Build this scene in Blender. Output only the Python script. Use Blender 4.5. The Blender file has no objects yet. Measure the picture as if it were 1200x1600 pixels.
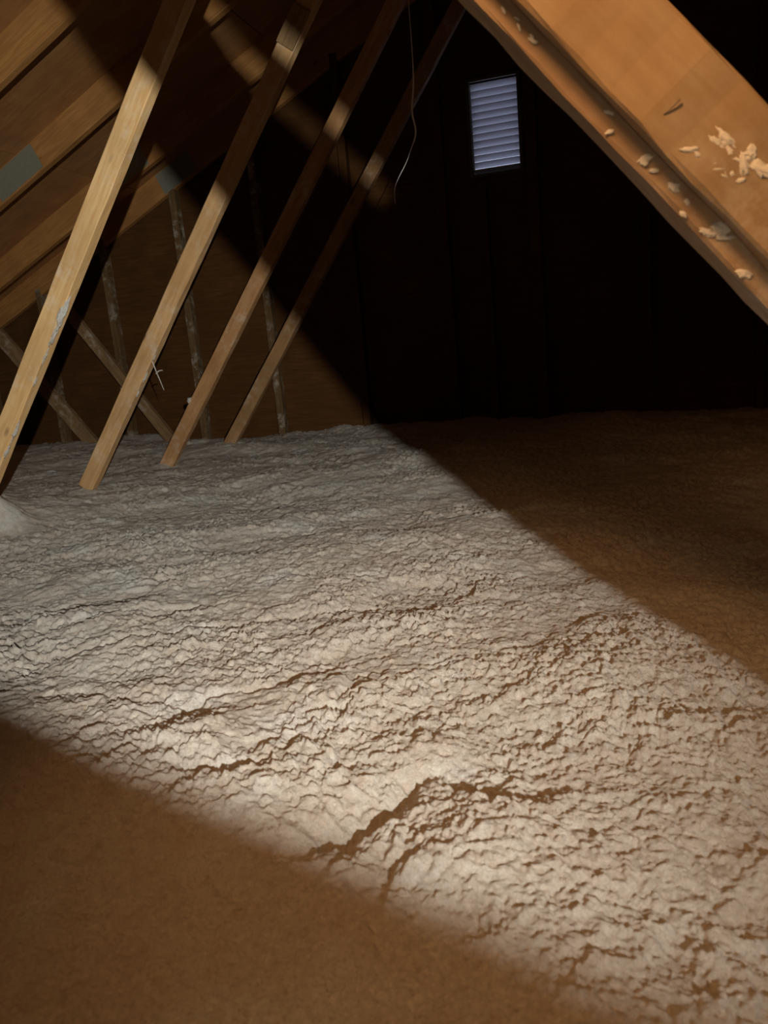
import bpy, bmesh, math, random
import numpy as np
from mathutils import Vector, Matrix
random.seed(7)
SC = bpy.context.scene
COL = SC.collection

# ------------------------------------------------------------------ camera
YAW, PITCH, ROLL, FOC = math.radians(17.60), math.radians(11.83), math.radians(5.11), 1200.0
fw = Vector((-math.sin(YAW)*math.cos(PITCH), math.cos(YAW)*math.cos(PITCH), -math.sin(PITCH)))
r0 = Vector((math.cos(YAW), math.sin(YAW), 0)); u0 = r0.cross(fw)
cr, sr = math.cos(ROLL), math.sin(ROLL)
right = cr*r0 - sr*u0; up = sr*r0 + cr*u0
cam_d = bpy.data.cameras.new('camera'); cam = bpy.data.objects.new('camera', cam_d); COL.objects.link(cam)
cam.matrix_world = Matrix(((right.x, up.x, -fw.x, 0), (right.y, up.y, -fw.y, 0), (right.z, up.z, -fw.z, 0), (0, 0, 0, 1)))
cam_d.sensor_fit = 'VERTICAL'; cam_d.sensor_height = 32.0; cam_d.lens = 32.0*FOC/1600.0
cam_d.clip_start = 0.01
cam_d.dof.use_dof = True; cam_d.dof.focus_distance = 1.9; cam_d.dof.aperture_fstop = 9
SC.camera = cam

# ------------------------------------------------------------------ world (seen only through the gable louvre)
W = bpy.data.worlds.new('world'); SC.world = W; W.use_nodes = True
bg = W.node_tree.nodes['Background']; bg.inputs[0].default_value = (0.46, 0.50, 0.68, 1); bg.inputs[1].default_value = 1.9

# ------------------------------------------------------------------ lights
def lamp(name, kind, loc, target, power, color, size=0.03, cone=None, blend=1.0):
    d = bpy.data.lights.new(name, kind); o = bpy.data.objects.new(name, d); COL.objects.link(o)
    d.energy = power; d.color = color; d.shadow_soft_size = size
    if kind == 'SPOT': d.spot_size = math.radians(cone); d.spot_blend = blend
    o.location = loc
    o.rotation_euler = (Vector(target)-Vector(loc)).to_track_quat('-Z', 'Y').to_euler()
    return o
KEY = Vector((0.47, -0.60, 0.15))
lamp('torch_light', 'SPOT', KEY, (-2.0, 3.2, 0.20), 360, (0.97, 0.96, 0.86), 0.008, 70, 1.0)
lamp('near_web_fill_light', 'SPOT', (0.10, -0.06, 0.0), (0.30, 0.8, 0.10), 2.3, (1.0, 0.78, 0.50), 0.05, 84, 0.8)  # added fill aimed at the near web, no real lamp there
lamp('amber_fill_light', 'SPOT', (-0.30, 0.08, 0.85), (0.30, 1.0, -0.46), 44.0, (1.0, 0.50, 0.19), 0.12, 94, 1.0)  # added amber fill for the shaded floor, not an actual bulb

SC.view_settings.view_transform = 'Standard'; SC.view_settings.look = 'None'
SC.view_settings.exposure = 0.0; SC.view_settings.gamma = 1.0; SC.view_settings.use_curve_mapping = False

SLAT = 29.0
SLITW = 0.0085
YO = 0.03
FLOOR = -0.46      # level of the blown insulation

# ------------------------------------------------------------------ materials
def new_mat(name):
    m = bpy.data.materials.new(name); m.use_nodes = True
    nt = m.node_tree; return m, nt, nt.nodes['Principled BSDF']
def N(nt, t, **kw):
    n = nt.nodes.new(t)
    for k, v in kw.items(): setattr(n, k, v)
    return n
def ramp(nt, stops):
    r = N(nt, 'ShaderNodeValToRGB'); e = r.color_ramp.elements
    while len(e) < len(stops): e.new(0.5)
    for q, (p, c) in zip(e, stops): q.position = p; q.color = (*c, 1)
    return r
def noise(nt, vec, scale, detail=4, rough=0.55, dist=0.0):
    n = N(nt, 'ShaderNodeTexNoise'); n.inputs['Scale'].default_value = scale; n.inputs['Detail'].default_value = detail
    n.inputs['Roughness'].default_value = rough; n.inputs['Distortion'].default_value = dist
    if vec: nt.links.new(vec, n.inputs['Vector'])
    return n
def mixc(nt, fac, a, b):
    m = N(nt, 'ShaderNodeMix', data_type='RGBA'); L = nt.links
    for s, v in ((m.inputs[0], fac), (m.inputs[6], a), (m.inputs[7], b)):
        if hasattr(v, 'node'): L.new(v, s)
        elif isinstance(v, (int, float)): s.default_value = v
        else: s.default_value = (*v, 1)
    return m.outputs[2]
def wood(name, light, dark, rough=0.6, dust=0.0, knots=True, spec=0.35, lowend=False):
    m, nt, b = new_mat(name); L = nt.links
    tc = N(nt, 'ShaderNodeTexCoord'); oi = N(nt, 'ShaderNodeObjectInfo')
    sc = N(nt, 'ShaderNodeVectorMath', operation='SCALE'); sc.inputs['Scale'].default_value = 17.0
    cb = N(nt, 'ShaderNodeCombineXYZ'); L.new(oi.outputs['Random'], cb.inputs[0]); L.new(oi.outputs['Random'], cb.inputs[1])
    L.new(cb.outputs[0], sc.inputs[0])
    ad = N(nt, 'ShaderNodeVectorMath', operation='ADD'); L.new(tc.outputs['Object'], ad.inputs[0]); L.new(sc.outputs[0], ad.inputs[1])
    mp = N(nt, 'ShaderNodeMapping'); mp.inputs['Scale'].default_value = (1.2, 14, 14); L.new(ad.outputs[0], mp.inputs[0])
    g = noise(nt, mp.outputs[0], 5.0, 6, 0.6, 0.6)
    base = mixc(nt, ramp_out(nt, g.outputs['Fac'], [(0.36, (0, 0, 0)), (0.66, (1, 1, 1))]), dark, light)
    big = noise(nt, ad.outputs[0], 5.0, 3)
    base = mixc(nt, ramp_out(nt, big.outputs['Fac'], [(0.38, (0.45,)*3), (0.62, (0, 0, 0))]), base, tuple(x*0.72 for x in dark))
    if knots:
        v = N(nt, 'ShaderNodeTexVoronoi'); v.inputs['Scale'].default_value = 3.4
        mk = N(nt, 'ShaderNodeMapping'); mk.inputs['Scale'].default_value = (1, 2.4, 2.4); L.new(ad.outputs[0], mk.inputs[0]); L.new(mk.outputs[0], v.inputs['Vector'])
        base = mixc(nt, ramp_out(nt, v.outputs['Distance'], [(0.03, (0.9,)*3), (0.09, (0, 0, 0))]), base, tuple(x*0.28 for x in dark))
    if dust:
        dn = noise(nt, ad.outputs[0], 22, 6, 0.7); d2 = noise(nt, ad.outputs[0], 4, 2)
        mul = N(nt, 'ShaderNodeMath', operation='MULTIPLY'); L.new(ramp_out(nt, dn.outputs['Fac'], [(0.48 if not lowend else 0.44, (0, 0, 0)), (0.66, (1, 1, 1))]), mul.inputs[0])
        L.new(ramp_out(nt, d2.outputs['Fac'], [(0.42 if not lowend else 0.25, (0, 0, 0)), (0.6 if not lowend else 0.45, (dust,)*3)]), mul.inputs[1])
        fac = mul.outputs[0]
        if lowend:      # dust gathers towards the lower end of the board
            sx = N(nt, 'ShaderNodeSeparateXYZ'); L.new(tc.outputs['Object'], sx.inputs[0])
            mr = N(nt, 'ShaderNodeMapRange'); L.new(sx.outputs[0], mr.inputs[0])
            for i_, v_ in ((1, 0.02), (2, 0.24), (3, 0.12), (4, 1.0)): mr.inputs[i_].default_value = v_
            m2 = N(nt, 'ShaderNodeMath', operation='MULTIPLY'); L.new(fac, m2.inputs[0]); L.new(mr.outputs[0], m2.inputs[1]); fac = m2.outputs[0]
        base = mixc(nt, fac, base, (0.66, 0.62, 0.55))
    L.new(base, b.inputs['Base Color'])
    b.inputs['Roughness'].default_value = rough; b.inputs['Specular IOR Level'].default_value = spec
    bp = N(nt, 'ShaderNodeBump'); bp.inputs['Strength'].default_value = 0.35; bp.inputs['Distance'].default_value = 0.002
    L.new(g.outputs['Fac'], bp.inputs['Height']); L.new(bp.outputs[0], b.inputs['Normal'])
    return m
def ramp_out(nt, src, stops):
    r = ramp(nt, stops); nt.links.new(src, r.inputs[0]); return r.outputs[0]

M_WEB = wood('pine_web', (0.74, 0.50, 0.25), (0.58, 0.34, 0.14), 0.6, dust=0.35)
M_WEB2 = wood('pine_web_falloff_a', (0.60, 0.38, 0.19), (0.46, 0.26, 0.11), 0.6, dust=0.35)  # this and the next two woods are darkened to mimic torch falloff
M_WEB3 = wood('pine_web_falloff_b', (0.46, 0.25, 0.11), (0.34, 0.17, 0.065), 0.65, dust=0.3)
M_WEB4 = wood('pine_web_falloff_c', (0.34, 0.19, 0.085), (0.25, 0.13, 0.05), 0.7, dust=0.3)
M_NEAR = wood('pine_near', (0.45, 0.33, 0.20), (0.37, 0.25, 0.14), 0.5, dust=0.75, knots=False, lowend=True)
M_NEARD = wood('pine_dusty', (0.50, 0.36, 0.24), (0.36, 0.24, 0.15), 0.7, dust=0.8, knots=False, lowend=True)
M_RAFT = wood('rafter_wood', (0.46, 0.23, 0.075), (0.34, 0.155, 0.045), 0.6)
M_DECK = wood('deck_plywood', (0.40, 0.20, 0.075), (0.30, 0.14, 0.05), 0.55, knots=False)
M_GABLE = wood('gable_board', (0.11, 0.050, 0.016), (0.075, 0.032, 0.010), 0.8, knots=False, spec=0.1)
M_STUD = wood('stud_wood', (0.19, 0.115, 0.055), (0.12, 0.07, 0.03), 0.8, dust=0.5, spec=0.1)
M_BRACE = wood('brace_wood', (0.32, 0.20, 0.10), (0.20, 0.115, 0.05), 0.7, dust=0.5)

def plain(name, col, rough=0.5, metal=0.0):
    m, nt, b = new_mat(name); n = noise(nt, N(nt, 'ShaderNodeTexCoord').outputs['Object'], 60, 3)
    c = mixc(nt, n.outputs['Fac'], tuple(x*0.8 for x in col), tuple(min(1, x*1.15) for x in col))
    nt.links.new(c, b.inputs['Base Color']); b.inputs['Roughness'].default_value = rough; b.inputs['Metallic'].default_value = metal
    return m
M_PLATE = plain('galvanised_plate', (0.24, 0.24, 0.19), 0.55, 0.25)
M_VENT = plain('vent_metal', (0.42, 0.42, 0.46), 0.45, 0.0)
M_VFRAME = plain('vent_frame', (0.10, 0.075, 0.04), 0.7)
M_STRING = plain('string', (0.75, 0.72, 0.68), 0.6)
M_TUFT = plain('white_fibre', (0.80, 0.79, 0.77), 0.9)
M_HINGE = plain('nail_steel', (0.25, 0.2, 0.16), 0.5, 0.6)

def fluff_mat():
    m, nt, b = new_mat('insulation_fluff'); L = nt.links
    g = N(nt, 'ShaderNodeNewGeometry'); P = g.outputs['Position']
    n1 = noise(nt, P, 9, 5, 0.6); n2 = noise(nt, P, 55, 5, 0.65)
    c = mixc(nt, ramp_out(nt, n1.outputs['Fac'], [(0.35, (0, 0, 0)), (0.68, (1, 1, 1))]), (0.75, 0.67, 0.60), (0.78, 0.74, 0.68))
    c = mixc(nt, ramp_out(nt, n2.outputs['Fac'], [(0.33, (0.6,)*3), (0.5, (0, 0, 0))]), c, (0.62, 0.50, 0.40))
    n4 = noise(nt, P, 6, 3, 0.5)
    c = mixc(nt, ramp_out(nt, n4.outputs['Fac'], [(0.56, (0, 0, 0)), (0.68, (0.8,)*3)]), c, (0.88, 0.87, 0.84))
    n6 = noise(nt, P, 260, 5, 0.75, 1.5)
    c = mixc(nt, ramp_out(nt, n6.outputs['Fac'], [(0.36, (0.75,)*3), (0.52, (0, 0, 0))]), c, (0.55, 0.46, 0.38))
    L.new(c, b.inputs['Base Color']); b.inputs['Roughness'].default_value = 1.0; b.inputs['Specular IOR Level'].default_value = 0.05
    n3 = noise(nt, P, 170, 6, 0.75, 1.2)
    n5 = noise(nt, P, 520, 4, 0.8, 2.0)
    a = N(nt, 'ShaderNodeMath', operation='MULTIPLY_ADD'); a.inputs[1].default_value = 0.45
    L.new(n5.outputs['Fac'], a.inputs[0]); L.new(n3.outputs['Fac'], a.inputs[2])
    bp = N(nt, 'ShaderNodeBump'); bp.inputs['Strength'].default_value = 1.0; bp.inputs['Distance'].default_value = 0.006
    L.new(a.outputs[0], bp.inputs['Height']); L.new(bp.outputs[0], b.inputs['Normal'])
    return m
M_FLUFF = fluff_mat()

# ------------------------------------------------------------------ helpers
def link(name, me, mat, parent=None):
    o = bpy.data.objects.new(name, me); COL.objects.link(o)
    if mat: me.materials.append(mat)
    if parent is not None: o.parent = parent
    return o
def tag(o, label=None, cat=None, group=None, kind=None):
    if label: o['label'] = label
    if cat: o['category'] = cat
    if group: o['group'] = group
    if kind: o['kind'] = kind
    return o
def board_mesh(length, thick, width, seg=14, jit=0.0012, bevel=0.0025):
    """board along local X, thickness on Y, width on Z, centred, edges eased and slightly uneven"""
    bm = bmesh.new()
    prof = []
    t, w, b = thick/2, width/2, bevel
    for (sy, sz) in ((-1, -1), (1, -1), (1, 1), (-1, 1)):
        if sy*sz > 0: prof += [(sy*t, sz*(w-b)), (sy*(t-b), sz*w)]
        else: prof += [(sy*(t-b), sz*w), (sy*t, sz*(w-b))]
    # order corners consistently
    prof = [(-t, -w+b), (-t+b, -w), (t-b, -w), (t, -w+b), (t, w-b), (t-b, w), (-t+b, w), (-t, w-b)]
    rings = []
    for i in range(seg+1):
        x = -length/2 + length*i/seg
        e = 1 if 0 < i < seg else 0
        rings.append([bm.verts.new((x, y+random.uniform(-jit, jit)*e, z+random.uniform(-jit, jit)*e)) for y, z in prof])
    for a, c in zip(rings, rings[1:]):
        for k in range(8): bm.faces.new((a[k], a[(k+1) % 8], c[(k+1) % 8], c[k]))
    bm.faces.new(rings[0]); bm.faces.new(list(reversed(rings[-1])))
    bmesh.ops.recalc_face_normals(bm, faces=bm.faces)
    me = bpy.data.meshes.new('board'); bm.to_mesh(me); bm.free()
    return me
def board(name, p0, p1, thick, width, mat, parent=None, ydir=(0, 1, 0), seg=14):
    """p0,p1: centre line ends; thickness axis near ydir"""
    p0, p1 = Vector(p0), Vector(p1); x = (p1-p0).normalized()
    y = Vector(ydir); y = (y - y.dot(x)*x).normalized(); z = x.cross(y)
    me = board_mesh((p1-p0).length, thick, width, seg)
    o = link(name, me, mat)
    c = (p0+p1)/2
    o.matrix_world = Matrix(((x.x, y.x, z.x, c.x), (x.y, y.y, z.y, c.y), (x.z, y.z, z.z, c.z), (0, 0, 0, 1)))
    if parent is not None:
        bpy.context.view_layer.update()
        o.parent = parent; o.matrix_parent_inverse = parent.matrix_world.inverted()
    return o
def box_mesh(sx, sy, sz, bevel=0.0):
    bm = bmesh.new(); bmesh.ops.create_cube(bm, size=1)
    bmesh.ops.scale(bm, vec=(sx, sy, sz), verts=bm.verts)
    if bevel: bmesh.ops.bevel(bm, geom=bm.edges, offset=bevel, segments=2, affect='EDGES')
    me = bpy.data.meshes.new('box'); bm.to_mesh(me); bm.free(); return me
def attach(o, parent):
    bpy.context.view_layer.update()
    o.parent = parent; o.matrix_parent_inverse = parent.matrix_world.inverted(); return o
def child_box(name, loc, dims, mat, parent, bevel=0.0, rot=None):
    o = link(name, box_mesh(*dims, bevel), mat); o.location = loc
    if rot: o.rotation_euler = rot
    return attach(o, parent)

# ------------------------------------------------------------------ the roof shell
GY = 4.44                                    # inside face of the gable
RX, RZ = -0.55, 2.13                         # ridge of the deck underside
TP = math.tan(math.radians(25.0))
def deck_z(x): return RZ - TP*abs(x-RX)
EAVE_L = RX - (RZ+0.75)/TP; EAVE_R = RX + (RZ+0.75)/TP

def slope(name, x1):
    bm = bmesh.new()
    zs = deck_z(x1)
    for dz in (0.0, 0.05):
        for (x, z) in ((RX, RZ), (x1, zs)):
            for y in (-2.6, GY+0.12): bm.verts.new((x, y, z+dz+0.013))
    v = list(bm.verts)
    for f in ((0, 1, 3, 2), (4, 6, 7, 5), (0, 2, 6, 4), (1, 5, 7, 3), (0, 4, 5, 1), (2, 3, 7, 6)): bm.faces.new([v[i] for i in f])
    bmesh.ops.recalc_face_normals(bm, faces=bm.faces)
    me = bpy.data.meshes.new(name); bm.to_mesh(me); bm.free()
    o = link(name, me, M_DECK); tag(o, kind='structure'); return o
ceil_l = slope('ceiling', EAVE_L); ceil_r = slope('ceiling', EAVE_R)
# plywood sheets under the deck, small gaps between them (rows run with the ridge)
for side, root in ((-1, ceil_l), (1, ceil_r)):
    sl = math.hypot(1, TP)
    row = 0; s = 0.03
    while s*1.0 < (RZ+0.70)/math.sin(math.atan(TP)):
        h = 1.215
        y = -2.6 + (1.22 if row % 2 else 0)
        y0 = -2.6
        while y0 < GY:
            y1 = min(y if y > y0 else y0+2.44, GY)
            if y1 <= y0: break
            cs = s + h/2
            cx = RX + side*cs*math.cos(math.atan(TP)); cz = RZ - cs*math.sin(math.atan(TP)) + 0.004
            o = link('plywood_sheet', box_mesh(h, y1-y0-0.006, 0.011), M_DECK)
            o.location = (cx, (y0+y1)/2, cz); o.rotation_euler = (0, side*math.atan(TP), 0)
            attach(o, root)
            y0 = y1; y = y1+2.44
        s += h+0.005; row += 1

# gable end wall with an opening for the louvre
VX0, VX1, VZ0, VZ1 = -0.725, -0.475, 0.885, 1.345
wall = None
def gable():
    bm = bmesh.new()
    th = 0.03
    def quad(pts):
        a = [bm.verts.new((x, GY, z)) for x, z in pts]; b = [bm.verts.new((x, GY+th, z)) for x, z in pts]
        n = len(a)
        bm.faces.new(a); bm.faces.new(list(reversed(b)))
        for i in range(n): bm.faces.new((a[i], b[i], b[(i+1) % n], a[(i+1) % n]))
    zb = -0.75
    quad([(EAVE_L, zb), (VX0, zb), (VX0, deck_z(VX0)+0.04), (EAVE_L, zb+0.04)])
    quad([(VX1, zb), (EAVE_R, zb), (EAVE_R, zb+0.04), (RX, RZ+0.04), (VX1-0.0, deck_z(VX1)+0.04)][0:3] + [(VX1, deck_z(VX1)+0.04)])
    quad([(VX0, zb), (VX1, zb), (VX1, VZ0), (VX0, VZ0)])
    quad([(VX0, VZ1), (VX1, VZ1), (VX1, deck_z(VX1)+0.04), (RX, RZ+0.04), (VX0, deck_z(VX0)+0.04)])
    bmesh.ops.recalc_face_normals(bm, faces=bm.faces)
    me = bpy.data.meshes.new('wall_back'); bm.to_mesh(me); bm.free()
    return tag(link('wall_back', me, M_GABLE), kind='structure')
wall = gable()
for x in (-4.15, -3.62, -3.09, -2.54, -2.0, -1.44, -0.90, -0.735+0.07, -0.40, 0.16, 0.70, 1.24, 1.78):
    top = deck_z(x)-0.11
    w = 0.038
    yd = 0.06
    if VX0-0.03 < x < VX1+0.03: top = VZ0-0.04
    if x == -0.90 or x == -0.40: w = 0.06
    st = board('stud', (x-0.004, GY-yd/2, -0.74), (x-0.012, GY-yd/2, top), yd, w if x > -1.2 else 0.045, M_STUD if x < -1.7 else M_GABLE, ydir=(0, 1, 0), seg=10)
    attach(st, wall)
# side and front walls close the attic (outside the picture)
def wallbox(name, loc, dims):
    o = link(name, box_mesh(*dims), M_GABLE); o.location = loc; return tag(o, kind='structure')
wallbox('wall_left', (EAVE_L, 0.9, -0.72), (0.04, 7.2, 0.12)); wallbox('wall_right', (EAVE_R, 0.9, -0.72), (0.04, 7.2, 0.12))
def front():
    bm = bmesh.new()
    a = [bm.verts.new((x, -2.55, z)) for x, z in ((EAVE_L, -0.75), (EAVE_R, -0.75), (EAVE_R, -0.71), (RX, RZ+0.04), (EAVE_L, -0.71))]
    f = bm.faces.new(a); r = bmesh.ops.extrude_face_region(bm, geom=[f])
    bmesh.ops.translate(bm, vec=(0, -0.03, 0), verts=[g for g in r['geom'] if isinstance(g, bmesh.types.BMVert)])
    bmesh.ops.recalc_face_normals(bm, faces=bm.faces)
    me = bpy.data.meshes.new('wall_front'); bm.to_mesh(me); bm.free(); return tag(link('wall_front', me, M_GABLE), kind='structure')
front()
fl = link('floor', box_mesh(EAVE_R-EAVE_L, 7.2, 0.03), M_DECK); fl.location = ((EAVE_L+EAVE_R)/2, 0.95, -0.765); tag(fl, kind='structure')

# ------------------------------------------------------------------ blown insulation
def h2(ix, iy, s):
    v = (ix.astype(np.int64)*374761393 + iy.astype(np.int64)*668265263 + s*1274126177) & 0xffffffff
    v = ((v ^ (v >> 13))*1274126177) & 0xffffffff
    v = v ^ (v >> 16)
    return (v & 0xffff)/65535.0
def vnoise(x, y, s):
    ix, iy = np.floor(x), np.floor(y); fx, fy = x-ix, y-iy
    fx = fx*fx*fx*(fx*(fx*6-15)+10); fy = fy*fy*fy*(fy*(fy*6-15)+10)
    a, b, c, d = h2(ix, iy, s), h2(ix+1, iy, s), h2(ix, iy+1, s), h2(ix+1, iy+1, s)
    return (a*(1-fx)+b*fx)*(1-fy)+(c*(1-fx)+d*fx)*fy - 0.5
def worley(x, y, s):
    ix, iy = np.floor(x), np.floor(y); best = np.full(x.shape, 9.0)
    for dx in (-1, 0, 1):
        for dy in (-1, 0, 1):
            cx, cy = ix+dx, iy+dy
            px, py = cx+0.15+0.7*h2(cx, cy, s), cy+0.15+0.7*h2(cx, cy, s+9)
            best = np.minimum(best, (x-px)**2+(y-py)**2)
    return np.sqrt(best)
def fbm(x, y, s, n=4, g=0.5):
    t, a = 0, 1.0
    for i in range(n):
        t = t + a*vnoise(x*2**i+i*7.3, y*2**i-i*3.1, s+i); a *= g
    return t
def rotc(x, y, a): return x*math.cos(a)+y*math.sin(a), -x*math.sin(a)+y*math.cos(a)
TRENCH = [((-0.22, 0.70), (-0.25, 0.60), 0.018, 0.030), ((-0.25, 0.60), (-0.34, 0.53), 0.015, 0.024), ((-0.20, 0.57), (-0.19, 0.50), 0.010, 0.020),
          ((-0.35, 0.95), (-0.36, 0.84), 0.010, 0.014), ((-0.36, 0.84), (-0.31, 0.70), 0.012, 0.013), ((-0.88, 1.20), (-0.85, 1.24), 0.012, 0.02),
          ((-0.95, 0.98), (-0.72, 1.15), 0.014, 0.014), ((-0.72, 1.15), (-0.45, 1.30), 0.014, 0.014), ((-1.05, 1.13), (-0.75, 1.33), 0.013, 0.012),
          ((-0.8, 0.86), (-0.55, 0.84), 0.014, 0.015), ((-0.62, 0.70), (-0.40, 0.68), 0.012, 0.013), ((-0.55, 0.84), (-0.42, 0.98), 0.012, 0.014)]
MOUND = [(-0.64, 0.83, 0.05, 0.014), (-0.49, 0.76, 0.05, 0.014), (-0.20, 0.76, 0.05, 0.012), (-0.42, 0.62, 0.05, 0.010), (-1.92, 1.95, 0.08, 0.09), (-2.13, 2.63, 0.07, 0.02), (-2.13, 3.24, 0.07, 0.02), (-2.14, 3.85, 0.08, 0.02), (0.12, 0.60, 0.06, 0.02), (-2.1, 2.1, 0.22, 0.07),
         (-0.12, 0.60, 0.07, 0.012), (-1.9, 2.9, 0.5, 0.02), (0.05, 3.9, 0.5, 0.03), (-3.4, 4.2, 0.7, 0.03), (0.9, 2.6, 0.5, 0.06)]
def seg_d(x, y, a, b):
    ax, ay = a; bx, by = b; dx, dy = bx-ax, by-ay
    t = np.clip(((x-ax)*dx+(y-ay)*dy)/(dx*dx+dy*dy), 0, 1)
    return np.hypot(x-ax-t*dx, y-ay-t*dy)
def height(x, y):
    wx = x+0.02*fbm(x*14, y*14, 3, 3); wy = y+0.02*fbm(x*14+5, y*14+9, 4, 3)
    z = 0.050*fbm(x*1.3, y*1.3, 11, 2) + 0.026*fbm(wx*5, wy*5, 21, 3)
    u, v = rotc(wx, wy, math.radians(42))
    rid = 1-2*np.abs(fbm(u*4.5, v*15, 31, 3, 0.5))
    z += 0.003*rid**2
    wx2 = wx+0.006*fbm(x*55, y*55, 6, 2); wy2 = wy+0.006*fbm(x*55+3, y*55+1, 7, 2)
    amp = 0.55+0.9*np.clip(fbm(x*6, y*6, 61, 2)+0.35, 0, 1)
    z += 0.0075*amp*(0.75-worley(wx2*24, wy2*24, 41))
    z += 0.0055*amp*(0.75-worley(wx2*62, wy2*62, 51))
    z += 0.0045*amp*(0.7-worley(wx2*120, wy2*120, 55)) + 0.0065*amp*fbm(x*85, y*85, 71, 4, 0.7)
    for a, b, w, d in TRENCH:
        z -= 0.6*d*np.exp(-(seg_d(wx+0.03*fbm(x*22, y*22, 8, 3), wy+0.03*fbm(x*22+4, y*22, 9, 3), a, b)/w)**2)
    for mx, my, w, d in MOUND:
        z += d*np.exp(-((x-mx)**2+(y-my)**2)/(w*w))
    return FLOOR + 0.0 + z
def insulation():
    # log-polar grid about a point just behind the viewer: fine near, coarse far
    cx, cy = 0.15, -0.25
    nr = 1120
    r = 0.42*np.exp(np.linspace(0, math.log(7.6/0.42), nr))
    yaw = math.pi/2+YAW
    th_f = np.linspace(yaw-math.radians(46), yaw+math.radians(40), 1040)
    th_c = np.linspace(th_f[-1], th_f[0]+2*math.pi, 140)[1:-1]
    th = np.concatenate([th_f, th_c]); nt_ = len(th)
    R, T = np.meshgrid(r, th, indexing='ij')
    X, Y = cx+R*np.cos(T), cy+R*np.sin(T)
    X = np.clip(X, EAVE_L+0.35, EAVE_R-0.35); Y = np.clip(Y, -2.5, GY-0.001)
    Z = height(X, Y)
    # curl the tufts sideways a little
    X2 = X + 0.006*fbm(X*45, Y*45, 81, 3); Y2 = np.minimum(Y + 0.006*fbm(X*45+9, Y*45, 91, 3), GY-0.001)
    Z = np.minimum(Z, RZ-TP*np.abs(X-RX)-0.02)
    co = np.stack([X2, Y2, Z], -1).reshape(-1, 3).astype(np.float32)
    co = np.vstack([co, [[cx, cy, FLOOR]]]).astype(np.float32)
    i = np.arange(nr-1)[:, None]*nt_; j = np.arange(nt_)[None, :]; jn = (j+1) % nt_
    q = np.stack([i+j, i+nt_+j, i+nt_+jn, i+jn], -1).reshape(-1, 4)
    tri = np.stack([np.full(nt_, len(co)-1), np.arange(nt_), (np.arange(nt_)+1) % nt_], -1)
    me = bpy.data.meshes.new('blown_insulation')
    me.vertices.add(len(co)); me.vertices.foreach_set('co', co.ravel())
    idx = np.concatenate([q.ravel(), tri.ravel()]).astype(np.int32)
    me.loops.add(len(idx)); me.loops.foreach_set('vertex_index', idx)
    st = np.concatenate([np.arange(len(q))*4, len(q)*4+np.arange(len(tri))*3]).astype(np.int32)
    me.polygons.add(len(st)); me.polygons.foreach_set('loop_start', st)
    me.update(calc_edges=True)
    me.polygons.foreach_set('use_smooth', np.ones(len(st), bool))
    o = link('blown_insulation', me, M_FLUFF)
    return tag(o, 'thick layer of fluffy white blown insulation covering the whole attic floor', 'insulation', kind='stuff')
insulation()
def hz(x, y): return float(height(np.array([float(x)]), np.array([float(y)]))[0])

def tuft(name, loc, size, parent, label=None, seed=0, flat=(1, 1, 1), mat=None, axis=None):
    """a clump of fibre stuck to something"""
    bm = bmesh.new(); bmesh.ops.create_icosphere(bm, subdivisions=4, radius=1.0)
    rnd = random.Random(seed); off = Vector((rnd.uniform(0, 50), rnd.uniform(0, 50), rnd.uniform(0, 50)))
    from mathutils import noise as mn
    for v in bm.verts:
        d = 1+0.55*mn.fractal(v.co*1.6+off, 0.8, 2.0, 4) + 0.15*mn.noise(v.co*8+off)
        v.co = Vector((v.co.x*d*flat[0]*size, v.co.y*d*flat[1]*size, v.co.z*d*flat[2]*size))
    for f in bm.faces: f.smooth = True
    me = bpy.data.meshes.new(name); bm.to_mesh(me); bm.free()
    o = link(name, me, mat or M_FLUFF); o.location = loc
    if axis is not None: o.rotation_euler = axis
    if parent is not None: attach(o, parent)
    if label: o['label'] = label
    return o

# ------------------------------------------------------------------ truss webs on the left ("/" boards)
SA = math.radians(53.4); SX0, SC_ = -1.772, 1/math.tan(SA)
web_lab = ['pale pine web board nearest on the left, splashed with white fluff',
           'second leaning pine web board from the left, foot resting on the insulation',
           'third leaning web board from the left, darkened for torch falloff, grey fluff on its edge',
           'faintest leaning web board, last of the row before the dark gable']
webs = []
for k, Y in enumerate((2.0, 2.61, 3.22, 3.83)):
    zb = (-0.50, -0.445, -0.47, -0.50)[k]
    dx = (0.0, 0.0, 0.0, 0.01)[k]
    zt = 1.66
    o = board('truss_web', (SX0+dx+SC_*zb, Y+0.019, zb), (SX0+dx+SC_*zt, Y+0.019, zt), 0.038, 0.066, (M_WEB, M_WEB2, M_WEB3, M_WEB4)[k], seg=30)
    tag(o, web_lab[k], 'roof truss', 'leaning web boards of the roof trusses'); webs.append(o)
SROT = (0, -SA, 0)
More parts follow.
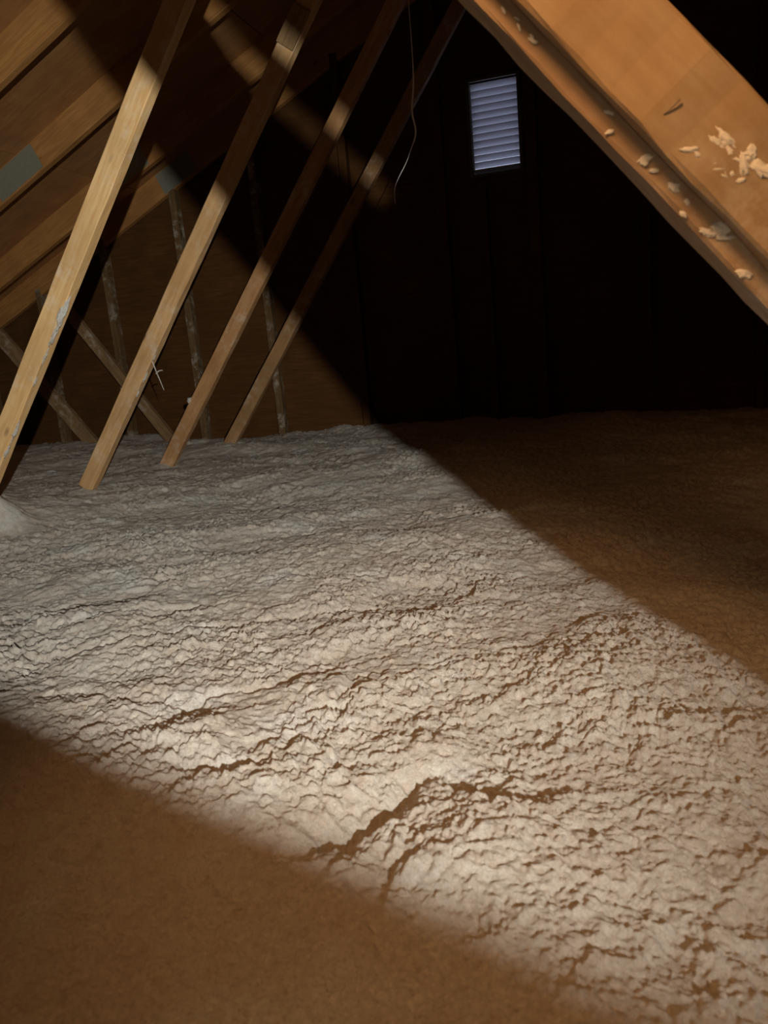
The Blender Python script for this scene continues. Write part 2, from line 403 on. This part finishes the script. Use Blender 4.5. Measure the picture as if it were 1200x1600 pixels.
# fluff caught on the webs
for k, (z, s, side, fl_) in enumerate([(0.21, 0.018, 1, (2.6, .45, .5)), (0.15, 0.014, 1, (2.4, .45, .45)), (0.09, 0.009, 1, (3.2, .4, .4)), (0.02, .007, 1, (2.6, .5, .4)),
                                  (-0.13, 0.013, 1, (2.6, .45, .5)), (-0.19, 0.011, 1, (2.2, .5, .4)), (-0.235, 0.02, 0.6, (1.6, .7, .6)), (-0.25, 0.02, -0.5, (1.4, .6, .8))]):
    c = (SX0+SC_*z+side*0.033*math.sin(SA), 2.004 if side < 0.9 else 2.006, z-side*0.033*math.cos(SA))
    tuft('fluff_tuft', c, s, webs[0], 'white fibre caught on the board edge', seed=k, flat=fl_, axis=SROT)
for k, (z, s, side, fl_) in enumerate([(0.0, 0.008, 1, (2.6, .5, .5)), (0.07, .006, 1, (2, .5, .5)), (-0.06, 0.007, 1, (2, .5, .5))]):
    c = (SX0+SC_*z+side*0.034*math.sin(SA), 2.618, z-side*0.034*math.cos(SA))
    tuft('fluff_tuft', c, s, webs[1], 'white fibre caught on the board edge', seed=20+k, flat=fl_, axis=SROT)
tuft('fluff_tuft', (SX0+SC_*-0.17-0.03, 3.225, -0.15), 0.012, webs[2], 'grey fibre on the left edge', seed=33, flat=(1, .6, 1.2))
# thin block added on the second web where the slit light falls
z = 1.06; child = board('slit_patch_block', (SX0+SC_*(z-.055), 2.604, z-.055), (SX0+SC_*(z+.045), 2.604, z+.045), 0.012, 0.066, M_BRACE, ydir=(0, 1, 0), seg=2)
attach(child, webs[1]); child['label'] = 'thin added block marking the light patch on the board'

def polytube(name, pts, rad, mat, parent=None):
    cu = bpy.data.curves.new(name, 'CURVE'); cu.dimensions = '3D'; cu.bevel_depth = 1.0; cu.bevel_resolution = 2
    sp = cu.splines.new('NURBS'); sp.points.add(len(pts)-1); sp.use_endpoint_u = True; sp.order_u = 3; sp.resolution_u = 6
    for i, p in enumerate(pts): sp.points[i].co = (*p, 1); sp.points[i].radius = rad if not isinstance(rad, (list, tuple)) else rad[i]
    o = bpy.data.objects.new(name, cu); COL.objects.link(o)
    dg = bpy.context.evaluated_depsgraph_get(); me = bpy.data.meshes.new_from_object(o.evaluated_get(dg))
    bpy.data.objects.remove(o); bpy.data.curves.remove(cu)
    for p in me.polygons: p.use_smooth = True
    ob = link(name, me, mat)
    if parent is not None: attach(ob, parent)
    return ob
for pts in ([(-1.705, 2.62, 0.04), (-1.695, 2.62, 0.0), (-1.685, 2.62, -0.03), (-1.665, 2.61, -0.075)], [(-1.695, 2.62, -0.01), (-1.68, 2.615, 0.002), (-1.66, 2.61, 0.0)]):
    s_ = polytube('fibre_strand', pts, [0.003, 0.002, 0.002, 0.001][:len(pts)], M_FLUFF, webs[1]); s_['label'] = 'loose white fibre dangling from the board'

# ------------------------------------------------------------------ roof rafters on the left with metal plates
raft_lab = {2.16: 'dark rafter top left corner, nearest of the sloping rafters', 2.77: 'dark orange rafter crossing the top left corner, without plate', 3.37: 'dark orange rafter with a large grey metal plate at the left picture edge',
            3.98: 'dark rafter whose grey plate shows right of the nearest web board', 4.38: 'furthest rafter lying against the gable with a small grey plate'}
RA = math.radians(25.0)
for Y in (2.16, 2.77, 3.37, 3.98, 4.38):
    hw = 0.07
    def low(x): return (x+4.79)*TP
    x0, x1 = -5.45, RX-0.01
    off = Vector((-math.sin(RA)*hw, 0, math.cos(RA)*hw))
    o = board('rafter', Vector((x0, Y+0.02, low(x0)))+off, Vector((x1, Y+0.02, low(x1)))+off, 0.038, 0.14, M_RAFT, seg=30)
    tag(o, raft_lab[Y], 'rafter', 'rafters of the left roof slope')
    if Y > 3:
        s = {3.37: 0.30, 3.98: 0.30, 4.38: 0.26}[Y]; xc = {3.37: -2.77, 3.98: -2.56, 4.38: -2.47}[Y]
        pl = link('gusset_plate', box_mesh(s, 0.0015, 0.125, 0.0005), M_PLATE)
        c = Vector((xc, Y-0.0002, low(xc)))+off; pl.location = c; pl.rotation_euler = (0, -RA, 0)
        attach(pl, o); pl['label'] = 'grey galvanised truss plate'
# ------------------------------------------------------------------ crossing braces near the gable ("\" boards)
b1 = board('diagonal_brace', (-3.87, 4.22, 0.334), (-3.19, 4.22, -0.53), 0.038, 0.088, M_BRACE)
tag(b1, 'brown diagonal brace board ending beside the foot of the second web board', 'brace', 'diagonal braces by the gable')
b2 = board('diagonal_brace', (-3.30, 4.22, 0.42), (-2.62, 4.22, -0.52), 0.038, 0.066, M_BRACE)
tag(b2, 'thin dim diagonal brace board ending behind the third web board', 'brace', 'diagonal braces by the gable')

# ------------------------------------------------------------------ the big near web on the right ("\" board with a flat stiffener behind)
ND = Vector((0.64, 0, -0.768)).normalized(); NU = Vector((0.768, 0, 0.64)).normalized()
def wpt(w, a, y): return NU*w + ND*a + Vector((0, y, 0))
K = 0.875
def kpt(w, a, y): return wpt(w, a, y)*K
near = board('near_truss_web', kpt(0.175, -0.95, 0.819), kpt(0.175, 0.62, 0.819), 0.038*K, 0.083*K, M_NEAR, seg=40)
tag(near, 'large near amber-lit web board crossing the top right corner', 'roof truss')
fl_b = board('flat_stiffener', kpt(0.131, -0.95, 0.8835), kpt(0.131, 0.62, 0.8835), 0.089*K, 0.038*K, M_NEARD, ydir=(0, 1, 0), seg=40)
attach(fl_b, near); fl_b['label'] = 'board laid flat along the back edge, dusty and rough'
NROT = (0, math.atan2(0.768, 0.64), 0)
rt = random.Random(5)
def spray(n, a0, a1, w0, w1, y, par, lo, hi, seed, lab):
    for k in range(n):
        s_ = rt.uniform(lo, hi)
        tuft('fluff_tuft', kpt(rt.uniform(w0, w1), rt.uniform(a0, a1), y), s_, par, lab, seed=seed+k,
             flat=(rt.uniform(0.9, 2.2), 0.22, rt.uniform(0.4, 0.9)), axis=(0, NROT[1]+rt.uniform(-1.2, 0.6), 0), mat=M_TUFT)
spray(9, -0.075, -0.02, 0.145, 0.180, 0.8, near, 0.0018, 0.0045, 50, 'white fibre speck stuck on the board')
spray(12, -0.065, -0.02, 0.148, 0.172, 0.8, near, 0.0015, 0.0036, 150, 'white fibre speck stuck on the board')
spray(3, -0.04, 0.02, 0.175, 0.195, 0.8, near, 0.003, 0.006, 62, 'white fibre speck stuck on the board')
spray(2, 0.02, 0.05, 0.14, 0.16, 0.8, near, 0.002, 0.004, 66, 'white fibre speck stuck on the board')
spray(5, -0.34, -0.26, 0.116, 0.128, 0.838, fl_b, 0.0012, 0.0024, 70, 'clump of dusty fibre stuck on the board')
spray(16, -0.16, 0.10, 0.114, 0.130, 0.838, fl_b, 0.0018, 0.0048, 80, 'clump of dusty fibre stuck on the board')
# nail head and mark
nl = polytube('nail', [Vector(p)*K for p in ((0.044, 0.7990, 0.186), (0.052, 0.797, 0.190), (0.058, 0.796, 0.196))], [0.0005, 0.0006, 0.0008], M_HINGE, near); nl['label'] = 'bent dark nail'

# ------------------------------------------------------------------ louvre in the gable
vent = bpy.data.objects.new('louvre_vent', None); COL.objects.link(vent); vent.location = ((VX0+VX1)/2, GY+0.03, VZ0)
tag(vent, 'slatted gable vent with cold daylight coming through, high on the dark wall', 'vent')
vw, vh = VX1-VX0, VZ1-VZ0; vxc = (VX0+VX1)/2
for nm, loc, dims in (('frame_side', (VX0-0.009, GY+0.022, VZ0+vh/2), (0.018, 0.07, vh+0.03)), ('frame_side', (VX1+0.009, GY+0.022, VZ0+vh/2), (0.018, 0.07, vh+0.03)),
                      ('frame_rail', (vxc, GY+0.022, VZ0-0.008), (vw, 0.07, 0.016)), ('frame_rail', (vxc, GY+0.022, VZ1+0.008), (vw, 0.07, 0.016))):
    child_box(nm, loc, dims, M_VFRAME, vent, 0.002)
NS = 13; pitch = vh/NS
sm = None
for k in range(NS):
    o = link('slat', sm, None) if sm else link('slat', box_mesh(vw-0.002, 0.050, 0.0025, 0.0008), M_VENT)
    sm = o.data
    o.location = (vxc, GY+0.032, VZ0+pitch*(k+0.5)); o.rotation_euler = (math.radians(-SLAT), 0, 0)
    attach(o, vent)

# ------------------------------------------------------------------ string hanging from the roof
st = polytube('hanging_string', [(-0.69, 3.0, 1.90), (-0.69, 3.0, 1.4), (-0.688, 3.0, 1.1), (-0.69, 3.0, 0.948), (-0.703, 3.0, 0.88), (-0.706, 3.0, 0.84), (-0.695, 3.0, 0.79), (-0.70, 3.0, 0.76), (-0.722, 3.0, 0.72), (-0.74, 3.0, 0.68), (-0.785, 3.0, 0.62), (-0.80, 3.0, 0.58), (-0.797, 3.0, 0.54)],
              [0.0012]*3+[0.003, 0.0035, 0.0035, 0.0035, 0.003, 0.0015, 0.0015, 0.0015, 0.0012, 0.001], M_STRING)
tag(st, 'pale kinked string hanging in front of the dark gable, left of the vent', 'string')

# ------------------------------------------------------------------ added blocker boards behind the viewer that shape the torch beam
def behind(lo0, lo1, hi0, hi1, y, name, label):
    """board whose lower edge runs lo0->lo1 and upper edge hi0->hi1 (w values at along = -0.45 and 0.75)"""
    bm = bmesh.new()
    for yy in (y-0.019, y+0.019):
        for a, w in ((-0.45, lo0), (0.75, lo1), (0.75, hi1), (-0.45, hi0)): bm.verts.new(wpt(w, a, yy))
    v = list(bm.verts)
    for f in ((0, 1, 2, 3), (7, 6, 5, 4), (0, 4, 5, 1), (1, 5, 6, 2), (2, 6, 7, 3), (3, 7, 4, 0)): bm.faces.new([v[i] for i in f])
    bmesh.ops.recalc_face_normals(bm, faces=bm.faces)
    me = bpy.data.meshes.new(name); bm.to_mesh(me); bm.free(); o = link(name, me, M_NEAR)
    return tag(o, label, 'roof truss')
# lower edge follows the measured shadow line; a slit above this added blocker lets light through
def at_y(P, y):
    P = Vector(P); q = KEY+(P-KEY)*((y-KEY.y)/(P.y-KEY.y)); return q.dot(ND), q.dot(NU)
ep = [at_y(p, YO) for p in ((-1.17, 2.0, 0.82), (-1.34, 2.61, 0.62), (-1.40, 4.44, -0.45), (-0.50, 2.63, -0.46), (-0.09, 1.61, -0.46), (0.18, 1.03, -0.46))]
ek, e0 = np.polyfit([p[0] for p in ep], [p[1] for p in ep], 1)
sp = [at_y(p, YO) for p in ((-1.02, 2.61, 1.01), (-1.08, 3.22, 0.92), (-1.11, 3.83, 0.85))]
sk, s0 = np.polyfit([p[0] for p in sp], [p[1] for p in sp], 1)
0 and print('EDGE', ek, e0, 'SLIT', sk, s0, sp)
lin = lambda a: ek*a+e0
sl = lambda a: sk*a+s0
SA0, SA1 = -0.45, sp[2][0]+0.012
ob = behind(lin(-0.45), lin(0.75), sl(-0.45)-SLITW, sl(0.75)-SLITW, YO, 'shadow_edge_blocker', 'added shadow-casting board just behind the viewer, out of the picture')  # added to cast the long diagonal shadow edge
oc = behind(sl(-0.45)+SLITW, sl(0.75)+SLITW, 0.68, 0.68, YO, 'upper_beam_blocker', 'wide added blocker board just behind the viewer, out of the picture')  # added to keep the beam off everything above the slit
ca = (SA1, 0.75); 
cl = board('slit_end_blocker', wpt(sl(ca[0]), ca[0], YO+0.026), wpt(sl(ca[1]), ca[1], YO+0.026), 0.012, 0.06, M_NEAR, seg=2)  # added filler closing the slit so no stripe lands on the near web
attach(cl, ob)
# added blocker board on edge in the insulation, shading the near floor
def blockpt(F, s=0.2): return KEY + (Vector(F)-KEY)*s
e1, e2 = blockpt((-0.89, 0.865, FLOOR)), blockpt((-0.105, 0.55, FLOOR))
d = (e2-e1).normalized(); 
a0, a1 = e1 - d*0.012, e2 + d*0.45
nrm = Vector((d.y, -d.x, 0))
bm = bmesh.new()
for off in (0, 0.012):
    for p, z in ((a0, None), (a1, None), (a1, FLOOR-0.03), (a0, FLOOR-0.03)):
        q = p + nrm*off; bm.verts.new((q.x, q.y, p.z if z is None else z))
v = list(bm.verts)
for f in ((0, 1, 2, 3), (7, 6, 5, 4), (0, 4, 5, 1), (1, 5, 6, 2), (2, 6, 7, 3), (3, 7, 4, 0)): bm.faces.new([v[i] for i in f])
bmesh.ops.recalc_face_normals(bm, faces=bm.faces)
me = bpy.data.meshes.new('floor_shade_blocker'); bm.to_mesh(me); bm.free()
hb = link('floor_shade_blocker', me, M_DECK); tag(hb, 'added plywood blocker standing on edge just behind the viewer', 'board')
